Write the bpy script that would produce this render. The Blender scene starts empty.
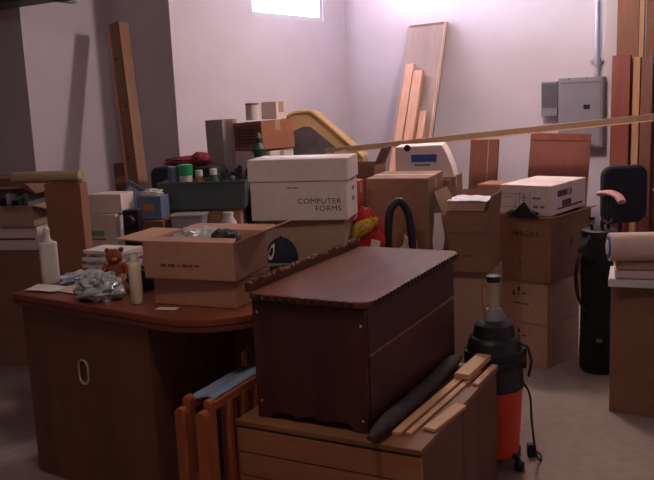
import bpy, math, random
from math import sin, cos, pi, radians as rad
from mathutils import Vector, Matrix, noise
random.seed(7)
S = bpy.context.scene
COL = S.collection

# ------------------------------------------------------------------ camera
cam_d = bpy.data.cameras.new('camera'); cam = bpy.data.objects.new('camera', cam_d); COL.objects.link(cam)
cam_d.sensor_width = 36; cam_d.lens = 830 / 654 * 36; cam_d.clip_start = .05
cam.matrix_world = Matrix.Translation((0, 0, 1.6)) @ (Matrix.Rotation(rad(90 - 9.9), 4, 'X') @ Matrix.Rotation(rad(-2.5), 4, 'Z'))
S.camera = cam
# ------------------------------------------------------------------ world, exposure
W = bpy.data.worlds.new('sky'); S.world = W; W.use_nodes = True
bg = W.node_tree.nodes['Background']; bg.inputs[0].default_value = (.74, .80, 1, 1); bg.inputs[1].default_value = 100
S.view_settings.view_transform = 'Standard'; S.view_settings.look = 'None'
S.view_settings.gamma = 1; S.view_settings.use_curve_mapping = False
S.view_settings.exposure = 0.3
BULBS = [((1.05, 5.3, 2.74), 58), ((-.35, 2.1, 2.74), 19)]      # bare ceiling bulbs: place, watts
BULB_COL = (1, .84, .73)

# ------------------------------------------------------------------ helpers
def lin(r, g, b):
    f = lambda c: (c / 255 / 12.92) if c <= 10 else ((c / 255 + .055) / 1.055) ** 2.4
    return (f(r), f(g), f(b), 1)

def mat(name, c1, c2=None, scale=8, stretch=(1, 1, 1), rough=.7, bump=0, detail=4, metal=0, sheen=0, wave=False, spec=.5, emit=0, fine=0, alpha=None, coat=0):
    m = bpy.data.materials.new(name); m.use_nodes = True
    nt = m.node_tree; N = nt.nodes; L = nt.links; b = N['Principled BSDF']
    b.inputs['Roughness'].default_value = rough; b.inputs['Metallic'].default_value = metal
    b.inputs['Specular IOR Level'].default_value = spec
    if coat: b.inputs['Coat Weight'].default_value = coat; b.inputs['Coat Roughness'].default_value = .2
    if alpha is not None: b.inputs['Alpha'].default_value = alpha
    C1 = lin(*c1); C2 = lin(*(c2 or c1))
    b.inputs['Base Color'].default_value = C1
    if emit:
        b.inputs['Emission Color'].default_value = C1; b.inputs['Emission Strength'].default_value = emit
    if c2:
        tc = N.new('ShaderNodeTexCoord'); mp = N.new('ShaderNodeMapping'); mp.inputs['Scale'].default_value = stretch
        L.new(tc.outputs['Object'], mp.inputs[0])
        if wave:
            t = N.new('ShaderNodeTexWave'); t.inputs['Scale'].default_value = scale; t.inputs['Distortion'].default_value = 7
            t.inputs['Detail'].default_value = detail; t.inputs['Detail Scale'].default_value = 1.6; out = t.outputs['Fac']
        else:
            t = N.new('ShaderNodeTexNoise'); t.inputs['Scale'].default_value = scale; t.inputs['Detail'].default_value = detail; out = t.outputs['Fac']
        L.new(mp.outputs[0], t.inputs['Vector'])
        r = N.new('ShaderNodeValToRGB'); r.color_ramp.elements[0].position = .3; r.color_ramp.elements[1].position = .7
        r.color_ramp.elements[0].color = C1; r.color_ramp.elements[1].color = C2
        L.new(out, r.inputs[0]); col = r.outputs[0]
        if fine:
            t2 = N.new('ShaderNodeTexNoise'); t2.inputs['Scale'].default_value = scale * 9; t2.inputs['Detail'].default_value = 3
            L.new(mp.outputs[0], t2.inputs['Vector'])
            mx = N.new('ShaderNodeMix'); mx.data_type = 'RGBA'; mx.blend_type = 'OVERLAY'; mx.inputs[0].default_value = fine
            L.new(col, mx.inputs[6]); L.new(t2.outputs['Fac'], mx.inputs[7]); col = mx.outputs[2]
        L.new(col, b.inputs['Base Color'])
        if bump:
            bp = N.new('ShaderNodeBump'); bp.inputs['Strength'].default_value = bump; bp.inputs['Distance'].default_value = .01
            L.new(out, bp.inputs['Height']); L.new(bp.outputs[0], b.inputs['Normal'])
    return m

M = {}
def wood(n, a, b, ax='y', sc=14, rough=.55, coat=0):
    st = {'x': (.12, 1, 1), 'y': (1, .12, 1), 'z': (1, 1, .10)}[ax]
    M[n] = mat(n, a, b, sc, st, rough, .12, 5, fine=.25, coat=coat)
def card(n, a, b): M[n] = mat(n, a, b, 3.2, (1, 1, 1.4), .85, .05, 3, fine=.18)
M['wall'] = mat('painted_wall', (203, 190, 197), (211, 198, 204), 2.2, (1, 1, 1), .9, .05, 4)
M['floor'] = mat('concrete_floor', (142, 124, 116), (160, 142, 132), 2.2, (1, 1, 1), .75, .08, 6, fine=.25)
M['ceiling'] = mat('ceiling_paint', (196, 184, 186), (204, 192, 194), 3, (1, 1, 1), .95)
M['white_frame'] = mat('white_frame', (205, 203, 208), rough=.5)
M['duct'] = mat('dark_duct', (58, 48, 50), (70, 58, 60), 3, (1, 1, 1), .6)
card('card', (132, 95, 73), (144, 106, 83)); card('card_orange', (150, 95, 69), (162, 105, 77))
card('card_brown', (138, 92, 70), (150, 102, 78)); card('card_dark', (116, 78, 57), (128, 88, 66)); card('card_pale', (172, 140, 120), (182, 150, 130))
card('card_white', (214, 194, 188), (223, 204, 198)); card('card_pinkish', (168, 122, 98), (178, 132, 108))
card('card_grey', (150, 140, 136), (160, 150, 146)); card('card_red', (168, 28, 22), (186, 36, 28))
M['tape'] = mat('packing_tape', (166, 134, 106), (176, 144, 114), 5, rough=.35)
M['white_tape'] = mat('pale_tape', (205, 190, 188), (212, 198, 196), 5, rough=.4)
M['ink'] = mat('black_ink', (38, 32, 38), rough=.8)
M['ink_brown'] = mat('brown_ink', (64, 42, 38), rough=.85); M['ink_soft'] = mat('faded_ink', (92, 66, 58), rough=.85); M['ink_grey'] = mat('grey_ink', (128, 108, 114), rough=.85)
M['blue_print'] = mat('blue_print', (48, 74, 150), (58, 86, 164), 20, rough=.7)
M['green_print'] = mat('green_print', (112, 158, 92), (138, 174, 112), 30, rough=.7)
M['orange_print'] = mat('orange_print', (190, 120, 90), rough=.7)
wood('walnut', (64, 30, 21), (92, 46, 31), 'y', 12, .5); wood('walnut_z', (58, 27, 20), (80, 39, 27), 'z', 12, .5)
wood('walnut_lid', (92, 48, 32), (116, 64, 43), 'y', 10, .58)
wood('desk_panel', (104, 66, 42), (120, 78, 50), 'z', 10, .5); wood('desk_top', (112, 56, 36), (134, 70, 46), 'x', 9, .33)
M['desk_edge'] = mat('desk_edge', (104, 50, 32), (116, 58, 38), 6, rough=.4)
wood('ply', (126, 82, 54), (146, 98, 66), 'y', 8, .6); wood('ply_dark', (104, 64, 42), (120, 76, 50), 'z', 8, .65)
wood('pine', (200, 150, 110), (216, 168, 126), 'y', 10, .6); wood('pine_x', (158, 104, 68), (176, 120, 80), 'x', 10, .65)
wood('pine_z', (200, 150, 124), (214, 166, 138), 'z', 9, .65); wood('timber', (150, 110, 82), (118, 82, 60), 'z', 7, .75)
wood('orange_wood', (156, 82, 46), (176, 98, 58), 'z', 14, .5); wood('red_board', (114, 48, 33), (130, 58, 40), 'z', 9, .6)
wood('brown_board', (132, 84, 58), (110, 68, 48), 'z', 6, .7); wood('tan_board', (162, 116, 80), (176, 130, 94), 'z', 8, .7)
wood('veneer', (146, 122, 114), (160, 136, 128), 'z', 5, .6); wood('dark_panel', (100, 54, 38), (118, 66, 46), 'z', 7, .55)
wood('stick', (128, 98, 78), (144, 112, 90), 'x', 10, .6); wood('redwood', (112, 52, 35), (126, 62, 43), 'z', 6, .5)
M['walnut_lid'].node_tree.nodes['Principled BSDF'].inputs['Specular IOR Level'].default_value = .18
M['nail'] = mat('nail_head', (205, 190, 178), rough=.35, metal=.6)
M['rubbed'] = mat('rubbed_wood_edge', (176, 120, 86), (120, 72, 48), 40, rough=.5)
M['carve_dark'] = mat('carved_edge_and_gap_shade', (44, 21, 15), (60, 29, 21), 20, rough=.5)
M['black'] = mat('black_plastic', (22, 21, 25), (30, 28, 33), 12, rough=.45)
M['black_cloth'] = mat('black_cloth', (22, 20, 24), (34, 30, 35), 60, rough=.9, bump=.2)
M['rubber'] = mat('black_rubber', (26, 24, 27), (36, 33, 36), 30, rough=.55)
M['roll_cloth'] = mat('charcoal_cloth', (58, 50, 52), (76, 66, 68), 40, rough=.9, bump=.2)
M['navy'] = mat('navy_cloth', (24, 26, 40), (32, 34, 50), 60, rough=.85, bump=.2)
M['slate'] = mat('dark_blue_cloth', (33, 34, 45), (42, 43, 56), 50, rough=.9, bump=.2)
M['orange'] = mat('orange_plastic', (214, 62, 28), (226, 72, 34), 5, rough=.42)
M['grey'] = mat('grey_plastic', (120, 112, 116), (130, 122, 126), 9, rough=.5); M['pale_pipe'] = mat('pale_pipe', (180, 160, 140), (190, 170, 150), 8, rough=.5)
M['panel_grey'] = mat('enamel_grey', (128, 122, 132), (134, 128, 138), 5, rough=.5); M['panel_dark'] = mat('enamel_dark', (88, 84, 92), (94, 90, 98), 5, rough=.5)
M['conduit'] = mat('conduit', (166, 162, 178), (174, 170, 186), 12, rough=.4, metal=.3)
M['bin'] = mat('slate_bin', (66, 77, 81), (77, 88, 92), 6, rough=.5); M['bin_grey'] = mat('grey_bin', (150, 142, 150), (160, 152, 158), 6, rough=.5)
M['white_pl'] = mat('white_plastic', (206, 196, 190), (214, 205, 200), 6, rough=.45); M['cream'] = mat('cream_plastic', (222, 204, 172), (228, 212, 182), 6, rough=.45)
M['green_cap'] = mat('green_plastic', (26, 148, 90), (32, 160, 98), 8, rough=.4); M['dk_green'] = mat('dark_green', (40, 66, 48), (50, 78, 56), 12, rough=.5)
M['amber'] = mat('amber', (150, 96, 52), (166, 110, 62), 9, rough=.35); M['purple'] = mat('purple', (74, 58, 118), (86, 70, 130), 9, rough=.5)
M['bluegrey'] = mat('bluegrey_card', (96, 108, 136), (108, 120, 148), 7, rough=.6)
M['paper'] = mat('paper', (212, 200, 196), (222, 211, 206), 12, rough=.85); M['paper_blue'] = mat('bluish_paper', (150, 158, 186), (206, 204, 214), 18, rough=.8)
M['pink_paper'] = mat('pinkish_paper', (208, 178, 168), (216, 188, 178), 9, rough=.85)
M['foil'] = mat('foil', (205, 198, 198), (225, 218, 218), 20, rough=.3, metal=.4, bump=.3)
M['film'] = mat('plastic_film', (172, 172, 172), (226, 220, 216), 26, rough=.22, bump=.4, alpha=.8)
M['bagplastic'] = mat('cloudy_plastic', (122, 132, 132), (205, 206, 204), 22, rough=.18, bump=.5)
M['redbag'] = mat('red_plastic', (176, 26, 22), (192, 36, 28), 9, rough=.4); M['yellow'] = mat('yellow_print', (214, 178, 62), (176, 146, 48), 40, rough=.5)
M['straw'] = mat('yellow_kraft', (178, 142, 92), (192, 156, 106), 6, rough=.8); M['lining'] = mat('grey_lining', (74, 62, 64), (98, 84, 88), 14, rough=.85)
M['blue_canvas'] = mat('blue_canvas', (98, 122, 152), (142, 158, 178), 26, (1, .2, 1), .85)
M['plush'] = mat('brown_plush', (130, 66, 38), (152, 84, 50), 60, rough=.95, bump=.4); M['plush2'] = mat('tan_plush', (176, 124, 84), (190, 138, 98), 60, rough=.95, bump=.3)
M['pouch'] = mat('dark_pouch', (38, 42, 46), (52, 56, 60), 20, rough=.8); M['oak_roll'] = mat('pale_foam', (160, 132, 106), (174, 146, 118), 10, (.3, 1, 1), .8)
M['rose'] = mat('rose_vinyl', (176, 120, 112), (190, 134, 124), 9, rough=.5); M['wine'] = mat('wine_cloth', (120, 36, 40), (140, 46, 48), 30, rough=.85)
M['yellow_strip'] = mat('spine', (170, 150, 110), rough=.7)
M['bulb'] = mat('lit_bulb', (255, 236, 214), emit=6)
def glass():
    m = bpy.data.materials.new('window_glass'); m.use_nodes = True; nt = m.node_tree; N = nt.nodes; L = nt.links; N.remove(N['Principled BSDF'])
    t = N.new('ShaderNodeBsdfTransparent'); g = N.new('ShaderNodeBsdfGlossy'); g.inputs['Roughness'].default_value = .05; x = N.new('ShaderNodeMixShader'); x.inputs[0].default_value = .06
    L.new(t.outputs[0], x.inputs[1]); L.new(g.outputs[0], x.inputs[2]); L.new(x.outputs[0], N['Material Output'].inputs[0]); return m
M['glass'] = glass()

class MB:
    def __init__(s): s.v = []; s.f = []
    def add(s, vs, fs, T=None):
        o = len(s.v); s.v += [tuple((T @ Vector(p)) if T else p) for p in vs]; s.f += [tuple(i + o for i in f) for f in fs]; return s
    def box(s, c, z, T=None, rx=0, ry=0, rz=0):
        x, y, h = [q / 2 for q in z]
        vs = [Vector((a * x, b * y, k * h)) for k in (-1, 1) for a, b in ((-1, -1), (1, -1), (1, 1), (-1, 1))]
        R = Matrix.Translation(c) @ Matrix.Rotation(rz, 4, 'Z') @ Matrix.Rotation(ry, 4, 'Y') @ Matrix.Rotation(rx, 4, 'X')
        return s.add([tuple(R @ p) for p in vs], [(3, 2, 1, 0), (4, 5, 6, 7), (0, 1, 5, 4), (1, 2, 6, 5), (2, 3, 7, 6), (3, 0, 4, 7)], T)
    def lathe(s, prof, n=24, T=None, c=(0, 0, 0)):
        vs = [(c[0] + r * cos(2 * pi * i / n), c[1] + r * sin(2 * pi * i / n), c[2] + z) for r, z in prof for i in range(n)]
        fs = [(j * n + i, j * n + (i + 1) % n, (j + 1) * n + (i + 1) % n, (j + 1) * n + i) for j in range(len(prof) - 1) for i in range(n)]
        fs.append(tuple(range(n - 1, -1, -1))); fs.append(tuple((len(prof) - 1) * n + i for i in range(n)))
        return s.add(vs, fs, T)
    def tube(s, path, r, n=10, T=None, sq=(1, 1)):
        P = [Vector(p) for p in path]; vs = []; k = len(P); up = Vector((0, 0, 1))
        for i, p in enumerate(P):
            d = (P[min(i + 1, k - 1)] - P[max(i - 1, 0)]).normalized()
            a = d.cross(up); a = a.normalized() if a.length > .05 else d.cross(Vector((1, 0, 0))).normalized()
            b = a.cross(d); up = b
            rr = r[i] if isinstance(r, (list, tuple)) else r
            vs += [tuple(p + a * rr * sq[0] * cos(2 * pi * j / n) + b * rr * sq[1] * sin(2 * pi * j / n)) for j in range(n)]
        fs = [(j * n + i, j * n + (i + 1) % n, (j + 1) * n + (i + 1) % n, (j + 1) * n + i) for j in range(k - 1) for i in range(n)]
        fs.append(tuple(range(n - 1, -1, -1))); fs.append(tuple((k - 1) * n + i for i in range(n)))
        return s.add(vs, fs, T)
    def prism(s, poly, a, b, axis='z', T=None):     # poly in the two other axes, extruded from a to b
        n = len(poly)
        mk = {'z': lambda p, h: (p[0], p[1], h), 'y': lambda p, h: (p[0], h, p[1]), 'x': lambda p, h: (h, p[0], p[1])}[axis]
        vs = [mk(p, a) for p in poly] + [mk(p, b) for p in poly]
        fs = [tuple(range(n)), tuple(range(2 * n - 1, n - 1, -1))] + [(i, i + n, (i + 1) % n + n, (i + 1) % n) for i in range(n)]
        return s.add(vs, fs, T)
    def blob(s, c, r, seed=0, amp=.18, fr=3.0, flat=None, n=(20, 14), T=None):
        vs = []; fs = []
        for j in range(n[1] + 1):
            ph = pi * j / n[1]
            for i in range(n[0]):
                th = 2 * pi * i / n[0]; d = Vector((sin(ph) * cos(th), sin(ph) * sin(th), -cos(ph)))
                k = 1 + amp * noise.noise(d * fr + Vector((seed * 7.3, seed * 1.7, 0))) + amp * .6 * noise.noise(d * fr * 2.3 + Vector((seed, 0, 9)))
                p = [c[q] + d[q] * r[q] * k for q in range(3)]
                if flat is not None: p[2] = max(p[2], flat)
                vs.append(tuple(p))
        for j in range(n[1]):
            for i in range(n[0]): fs.append((j * n[0] + i, j * n[0] + (i + 1) % n[0], (j + 1) * n[0] + (i + 1) % n[0], (j + 1) * n[0] + i))
        return s.add(vs, fs, T)
    def sheet(s, w, d, fn, n=(10, 8), th=.002):
        vs = []
        for k in (0, th):
            for j in range(n[1] + 1):
                for i in range(n[0] + 1):
                    x = -w / 2 + w * i / n[0]; y = -d / 2 + d * j / n[1]; vs.append((x, y, fn(x, y) + k))
        q = (n[0] + 1) * (n[1] + 1); fs = []; I = lambda i, j: j * (n[0] + 1) + i
        for j in range(n[1]):
            for i in range(n[0]):
                f = (I(i, j), I(i + 1, j), I(i + 1, j + 1), I(i, j + 1)); fs.append(f[::-1]); fs.append(tuple(a + q for a in f))
        rim = [I(i, 0) for i in range(n[0])] + [I(n[0], j) for j in range(n[1])] + [I(i, n[1]) for i in range(n[0], 0, -1)] + [I(0, j) for j in range(n[1], 0, -1)]
        for a, b in zip(rim, rim[1:] + rim[:1]): fs.append((a, b, b + q, a + q))
        return s.add(vs, fs)
    def build(s, name, m, parent=None, loc=(0, 0, 0), rot=(0, 0, 0), smooth=False, bev=0):
        me = bpy.data.meshes.new(name); me.from_pydata(s.v, [], s.f); me.validate()
        import bmesh
        b = bmesh.new(); b.from_mesh(me); bmesh.ops.recalc_face_normals(b, faces=b.faces); b.to_mesh(me); b.free()
        return link(name, me, m, parent, loc, rot, smooth, bev)
def link(name, me, m, parent=None, loc=(0, 0, 0), rot=(0, 0, 0), smooth=False, bev=0):
    if m and not me.materials: me.materials.append(M[m] if isinstance(m, str) else m)
    if smooth: me.shade_smooth(); me.set_sharp_from_angle(angle=rad(38))
    o = bpy.data.objects.new(name, me); COL.objects.link(o); o.parent = parent; o.location = loc; o.rotation_euler = rot
    if bev:
        q = o.modifiers.new('bevel', 'BEVEL'); q.width = bev; q.segments = 2; q.limit_method = 'ANGLE'
    return o
def tag(o, label, cat, group=None):
    o['label'] = label; o['category'] = cat
    if group: o['group'] = group
    return o
def thing(name, label, cat, loc=(0, 0, 0), rz=0, group=None, rx=0, ry=0):
    o = bpy.data.objects.new(name, None); COL.objects.link(o); o.empty_display_size = .1
    o.location = loc; o.rotation_euler = (rad(rx), rad(ry), rad(rz)); return tag(o, label, cat, group)
def struct(o): o['kind'] = 'structure'; return o
def text(parent, s, size, loc, m, rot=(pi / 2, 0, 0), bold=.0, sx=1, align='LEFT', name='lettering'):
    c = bpy.data.curves.new('txt', 'FONT'); c.body = s; c.size = size; c.extrude = .0006; c.offset = bold; c.align_x = align; c.space_character = 1.1
    t = bpy.data.objects.new('txt', c); COL.objects.link(t); dg = bpy.context.evaluated_depsgraph_get()
    me = bpy.data.meshes.new_from_object(t.evaluated_get(dg)); bpy.data.objects.remove(t); me.name = name
    o = link(name, me, m, parent, loc, rot); o.scale = (sx, 1, 1); return o
def rr(w, d, r, n=6, cx=0, cy=0):      # rounded rectangle outline
    o = []
    for (sx, sy, a) in ((1, -1, -pi / 2), (1, 1, 0), (-1, 1, pi / 2), (-1, -1, pi)):
        for i in range(n + 1): t = a + pi / 2 * i / n; o.append((cx + sx * (w / 2 - r) + r * cos(t), cy + sy * (d / 2 - r) + r * sin(t)))
    return o
def marks(parent, x0, x1, z0, rows, y, m='ink_soft', h=.008, gap=.016, seed=1, name='faded_print'):
    R = random.Random(seed); b = MB()
    for k in range(rows):
        x = x0
        while x < x1:
            w = R.uniform(.008, .03)
            if x + w < x1: b.box((x + w / 2, y, z0 - k * gap), (w, .0012, h * R.uniform(.6, 1)))
            x += w + R.uniform(.004, .012)
    return b.build(name, m, parent)

def carton(name, label, loc, rz, w, d, h, m='card', flaps=None, tape='tape', cat='box', group=None, rx=0, ry=0, lid=None):
    t = thing(name, label, cat, loc, rz, group, rx, ry); th = .005
    if flaps is None:
        MB().box((0, 0, h / 2), (w, d, h - .0)).build('body', m, t, bev=.003)
        if lid:
            MB().box((0, 0, h - lid / 2 + .004), (w + .014, d + .014, lid)).build('lid', m, t, bev=.004)
        else:
            for s in (-1, 1): MB().box((0, s * (d / 4 + .0006), h + .002), (w - .002, d / 2 - .0025, .004)).build('top_flap', m, t, bev=.001)
            if tape:
                MB().box((0, 0, h + .0045), (w + .002, .048, .001)).box((-w / 2 - .0006, 0, h - .03), (.001, .048, .07)).box((w / 2 + .0006, 0, h - .03), (.001, .048, .07)).build('tape', tape, t)
        return t
    b = MB().box((0, 0, th / 2), (w, d, th))
    b.box((0, -d / 2 + th / 2, h / 2), (w, th, h)); b.box((0, d / 2 - th / 2, h / 2), (w, th, h))
    b.box((-w / 2 + th / 2, 0, h / 2), (th, d - 2 * th, h)); b.box((w / 2 - th / 2, 0, h / 2), (th, d - 2 * th, h))
    b.build('body', m, t)
    for k, (ang, ln) in flaps.items():
        L = w if k in 'FB' else d
        f = MB().prism([(-L / 2, 0), (L / 2, 0), (L / 2 - .012, ln), (-L / 2 + .012, ln)], -th / 2, th / 2, 'y')
        rot = {'F': 0, 'B': pi, 'L': -pi / 2, 'R': pi / 2}[k]; o = f.build('flap', m, t)
        pos = {'F': (0, -d / 2, h), 'B': (0, d / 2, h), 'L': (-w / 2, 0, h), 'R': (w / 2, 0, h)}[k]
        o.matrix_local = Matrix.Translation(pos) @ Matrix.Rotation(rot, 4, 'Z') @ Matrix.Rotation(rad(ang), 4, 'X')
    return t

# ------------------------------------------------------------------ room shell: s runs along the back wall, t along the window wall
A = rad(33); CX, CY = .256, 7.961  # most room and object coordinates below computed offline from image pixel positions
def RP(s, t, z=0): return (CX + s * cos(A) + t * sin(A), CY - s * sin(A) + t * cos(A), z)
RT = Matrix.Translation((CX, CY, 0)) @ Matrix.Rotation(-A, 4, 'Z')     # local x = s, local y = t
HC = 2.86
def wallbox(name, s0, s1, t0, t1, z0=0, z1=HC, m='wall'):
    return struct(MB().box(((s0 + s1) / 2, (t0 + t1) / 2, (z0 + z1) / 2), (s1 - s0, t1 - t0, z1 - z0), RT).build(name, m))
struct(MB().box((2, -4.4, -.06), (8.6, 9.2, .12), RT).build('floor', 'floor'))
struct(MB().box((2, -4.4, HC + .06), (8.6, 9.2, .12), RT).build('ceiling', 'ceiling'))
wallbox('wall_back', -.12, 6.2, 0, .12)
wb = MB()
T0, T1, Z0, Z1 = -1.42, -.37, 2.243, 2.70
for a0, a1, b0, b1 in ((-2.36, T0, 0, HC), (T1, 0, 0, HC), (T0, T1, 0, Z0), (T0, T1, Z1, HC)):
    wb.box((-.06, (a0 + a1) / 2, (b0 + b1) / 2), (.12, a1 - a0, b1 - b0), RT)
struct(wb.build('wall_left', 'wall'))
wallbox('wall_left_return', -.60, -.12, -2.36, -2.24)
wallbox('wall_left_recess', -.72, -.59, -3.145, -2.24)
wallbox('wall_left_closet', -2.3, -.72, -3.145, -3.02)
wallbox('wall_left_front', -2.42, -2.3, -9, -3.02)
wallbox('wall_right', 6.08, 6.2, -9, 0); wallbox('wall_front', -2.3, 6.2, -9.1, -8.98)
struct(MB().box((1.0, -5.0, 2.80), (.30, 2.2, .12), RT).build('trim_1', 'duct')) if False else None
# dark duct run under the ceiling at the upper left
dt = thing('ceiling_duct', 'dark duct hanging at the top left corner of the room', 'duct', RP(-.62, -3.32, 0), -33)
MB().box((0, 0, 2.47), (2.0, .22, .46)).build('duct_body', 'duct', dt, bev=.01)
MB().box((.62, 0, 2.47), (.04, .25, .50)).build('duct_flange', 'black', dt); [MB().box((x, 0, 2.78), (.03, .03, .16)).build('hanger', 'black', dt) for x in (.2, -.6)]
# window
wn = struct(bpy.data.objects.new('window_1', None)); COL.objects.link(wn)
f = MB(); tm = (T0 + T1) / 2
for c, z in (((-.05, tm, Z0 + .02), (.07, T1 - T0, .04)), ((-.05, tm, Z1 - .02), (.07, T1 - T0, .04)), ((-.05, T0 + .02, (Z0 + Z1) / 2), (.07, .04, Z1 - Z0 - .08)), ((-.05, T1 - .02, (Z0 + Z1) / 2), (.07, .04, Z1 - Z0 - .08))): f.box(c, z, RT)
f.build('window_frame', 'white_frame', wn)
MB().box((-.05, tm, (Z0 + Z1) / 2), (.008, T1 - T0 - .08, Z1 - Z0 - .08), RT).build('pane', 'glass', wn)
pl = bpy.data.lights.new('window_portal', 'AREA'); pl.shape = 'RECTANGLE'; pl.size = T1 - T0; pl.size_y = Z1 - Z0; pl.cycles.is_portal = True
po = bpy.data.objects.new('window_portal', pl); COL.objects.link(po)
po.matrix_world = RT @ Matrix.Translation((-.13, tm, (Z0 + Z1) / 2)) @ Matrix.Rotation(pi / 2, 4, 'Z') @ Matrix.Rotation(pi / 2, 4, 'X') @ Matrix.Rotation(pi, 4, 'Y')
# bare bulbs
for k, ((x, y, z), w) in enumerate(BULBS):
    t = thing('ceiling_bulb', ['bare bulb in a white ceiling socket near the electrical panel', 'bare bulb in a white ceiling socket above the desk and crate'][k], 'lamp', (x, y, HC), 0)
    MB().lathe([(.05, 0), (.05, -.02), (.03, -.045), (.025, -.06)], 20).build('socket', 'white_pl', t, smooth=True)
    MB().lathe([(.013, -.06), (.016, -.075), (.030, -.10), (.032, -.115), (.022, -.14), (.004, -.148)], 20).build('bulb', 'bulb', t, smooth=True)
    l = bpy.data.lights.new('bulb_light', 'POINT'); l.energy = w; l.color = BULB_COL; l.shadow_soft_size = .10
    lo = bpy.data.objects.new('bulb_light', l); COL.objects.link(lo); lo.parent = t; lo.location = (0, 0, -.22)

# ------------------------------------------------------------------ carved chest on the crate
CH = thing('blanket_chest', 'dark walnut blanket chest with rounded lid and chipped back rail, on the wooden crate', 'chest', (.125, 3.102, .482), -27.9); CH.scale = (1.06, 1, 1.042)
w, d, h = .436, .891, .438
MB().box((0, 0, .225), (.385, .835, .35)).build('body', 'walnut', CH)
def scallop(L, z1, n=2):
    p = [(L / 2, z1), (-L / 2, z1), (-L / 2, 0), (-L / 2 + .05, 0)]
    for i in range(1, 24):
        u = i / 24; p.append((-L / 2 + .05 + (L - .1) * u, .012 + .014 * abs(sin(u * pi * n * 1.5)) * (1 if .04 < u < .96 else .3)))
    return p + [(L / 2 - .05, 0), (L / 2, 0)]
for s in (-1, 1): MB().prism(scallop(.408, .408), s * .430 - .011, s * .430 + .011, 'y').build('end_panel', 'walnut_z', CH, bev=.003)
for s in (-1, 1):
    MB().box((s * .198, 0, .333), (.016, .838, .148)).build('upper_board', 'walnut', CH, bev=.002)
    MB().prism([(a, b) for a, b in scallop(.838, .250, 4)], s * .199 - .008, s * .199 + .008, 'x').build('lower_board', 'walnut', CH, bev=.002)
    MB().box((s * .206, 0, .2555), (.012, .838, .007)).build('moulding', 'rubbed', CH)
MB().box((.004, 0, .4095), (.40, .85, .006)).build('lid_gap_shade', 'carve_dark', CH)  # dark-coloured filler, stands in for the shade in the gap under the lid
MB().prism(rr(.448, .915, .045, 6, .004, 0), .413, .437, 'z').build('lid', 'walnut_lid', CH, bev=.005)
eb = MB()
for i in range(26):
    y = -.40 + .80 * i / 25; eb.box((.2285, y, .4245), (.006, .017, .022))
for i in range(11):
    x = -.165 + .33 * i / 10; eb.box((x, -.459, .4245), (.017, .006, .022))
eb.build('carved_edge', 'carve_dark', CH)['kind'] = 'stuff'
MB().prism([(-.445, 0), (.445, 0), (.445, .030)] + [(.445 - .89 * i / 40, .034 + .004 * ((i % 2) * 2 - 1)) for i in range(1, 40)] + [(-.445, .030)], -.224, -.206, 'x').build('back_rail', 'walnut', CH, loc=(0, 0, .438))
rb = MB(); R = random.Random(3)
for i in range(30):
    if R.random() < .75: rb.box((-.205 + R.uniform(-.004, .002), -.435 + i * .03, .469 + R.uniform(-.004, .003)), (.012, R.uniform(.007, .017), .008), rz=R.uniform(-.4, .4))
rb.build('chipped_edge', 'rubbed', CH)['kind'] = 'stuff'
for x, z in ((.19, .355), (.188, .04), (-.185, .37), (-.185, .06)):
    MB().blob((x, -.4415, z), (.0045, .003, .0045), 0, 0, n=(10, 6)).build('nail', 'nail', CH, smooth=True)

# ------------------------------------------------------------------ crate
CR = thing('wooden_crate', 'large plywood crate with pine front boards under the dark chest', 'crate', (.160, 3.012, 0), -27.7); CR.scale = (1.0, .955, .962)
MB().box((0, 0, .2405), (.64, .86, .477)).build('core', 'ply_dark', CR)
MB().box((0, 0, .4905), (.70, .91, .019)).build('top_panel', 'ply', CR, bev=.002)
for k in range(5): MB().box((0, -.442 + (k % 2) * .002, .048 + k * .0945), (.694, .022, .090)).build('plank', 'pine_x', CR, bev=.002)
for k in range(2): MB().box((.336, -.215 + .43 * k, .24), (.020, .426, .478)).build('side_panel', 'ply_dark', CR, bev=.002)
MB().box((-.336, 0, .24), (.02, .86, .478)).build('side_panel', 'ply_dark', CR); MB().box((0, .441, .24), (.69, .022, .478)).build('back_panel', 'ply_dark', CR)
def bar(name, label, p, q, w, h, z, m='pine', cat='wood strip', group=None):
    p = Vector(p); q = Vector(q); dl = q - p; t = MB().box((0, 0, h / 2), (w, dl.length, h)).build(name, m, None, ((p.x + q.x) / 2, (p.y + q.y) / 2, z), (0, 0, math.atan2(dl.y, dl.x) - pi / 2), bev=.002)
    return tag(t, label, cat, group)
bar('wood_strip', 'longest pale wood strip lying along the crate beside the charcoal roll', (0.199, 2.589), (0.580, 3.234), .032, .014, .482, group='wood strips on the crate')
bar('wood_strip', 'second long thin wood strip close beside the longest one on the crate', (0.240, 2.588), (0.587, 3.180), .022, .010, .482, group='wood strips on the crate')
bar('wood_strip', 'short wide loose wood strip nearest the crate corner', (0.312, 2.612), (0.452, 2.815), .046, .012, .482, group='wood strips on the crate')
bar('wood_strip', 'short thick wood block on top of the strips at their far end', (0.497, 3.061), (0.629, 3.295), .060, .022, .497, group='wood strips on the crate')
bar('wood_strip', 'thin wood strip along the crate edge by the shop vacuum', (0.542, 3.022), (0.660, 3.236), .026, .010, .482, group='wood strips on the crate')
pth = [(.108 + .416 * u, 2.506 + .786 * u, .512 + .003 * sin(u * 9)) for u in [i / 14 for i in range(15)]]
rl = MB().tube(pth, [.010, .021, .026, .028, .028, .026, .028, .029, .028, .027, .028, .028, .027, .025, .014], 14, sq=(1.05, .95)).build('cloth_roll', 'roll_cloth', None, smooth=True)
tag(rl, 'charcoal grey cloth roll lying on the crate along the chest', 'cloth')

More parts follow.
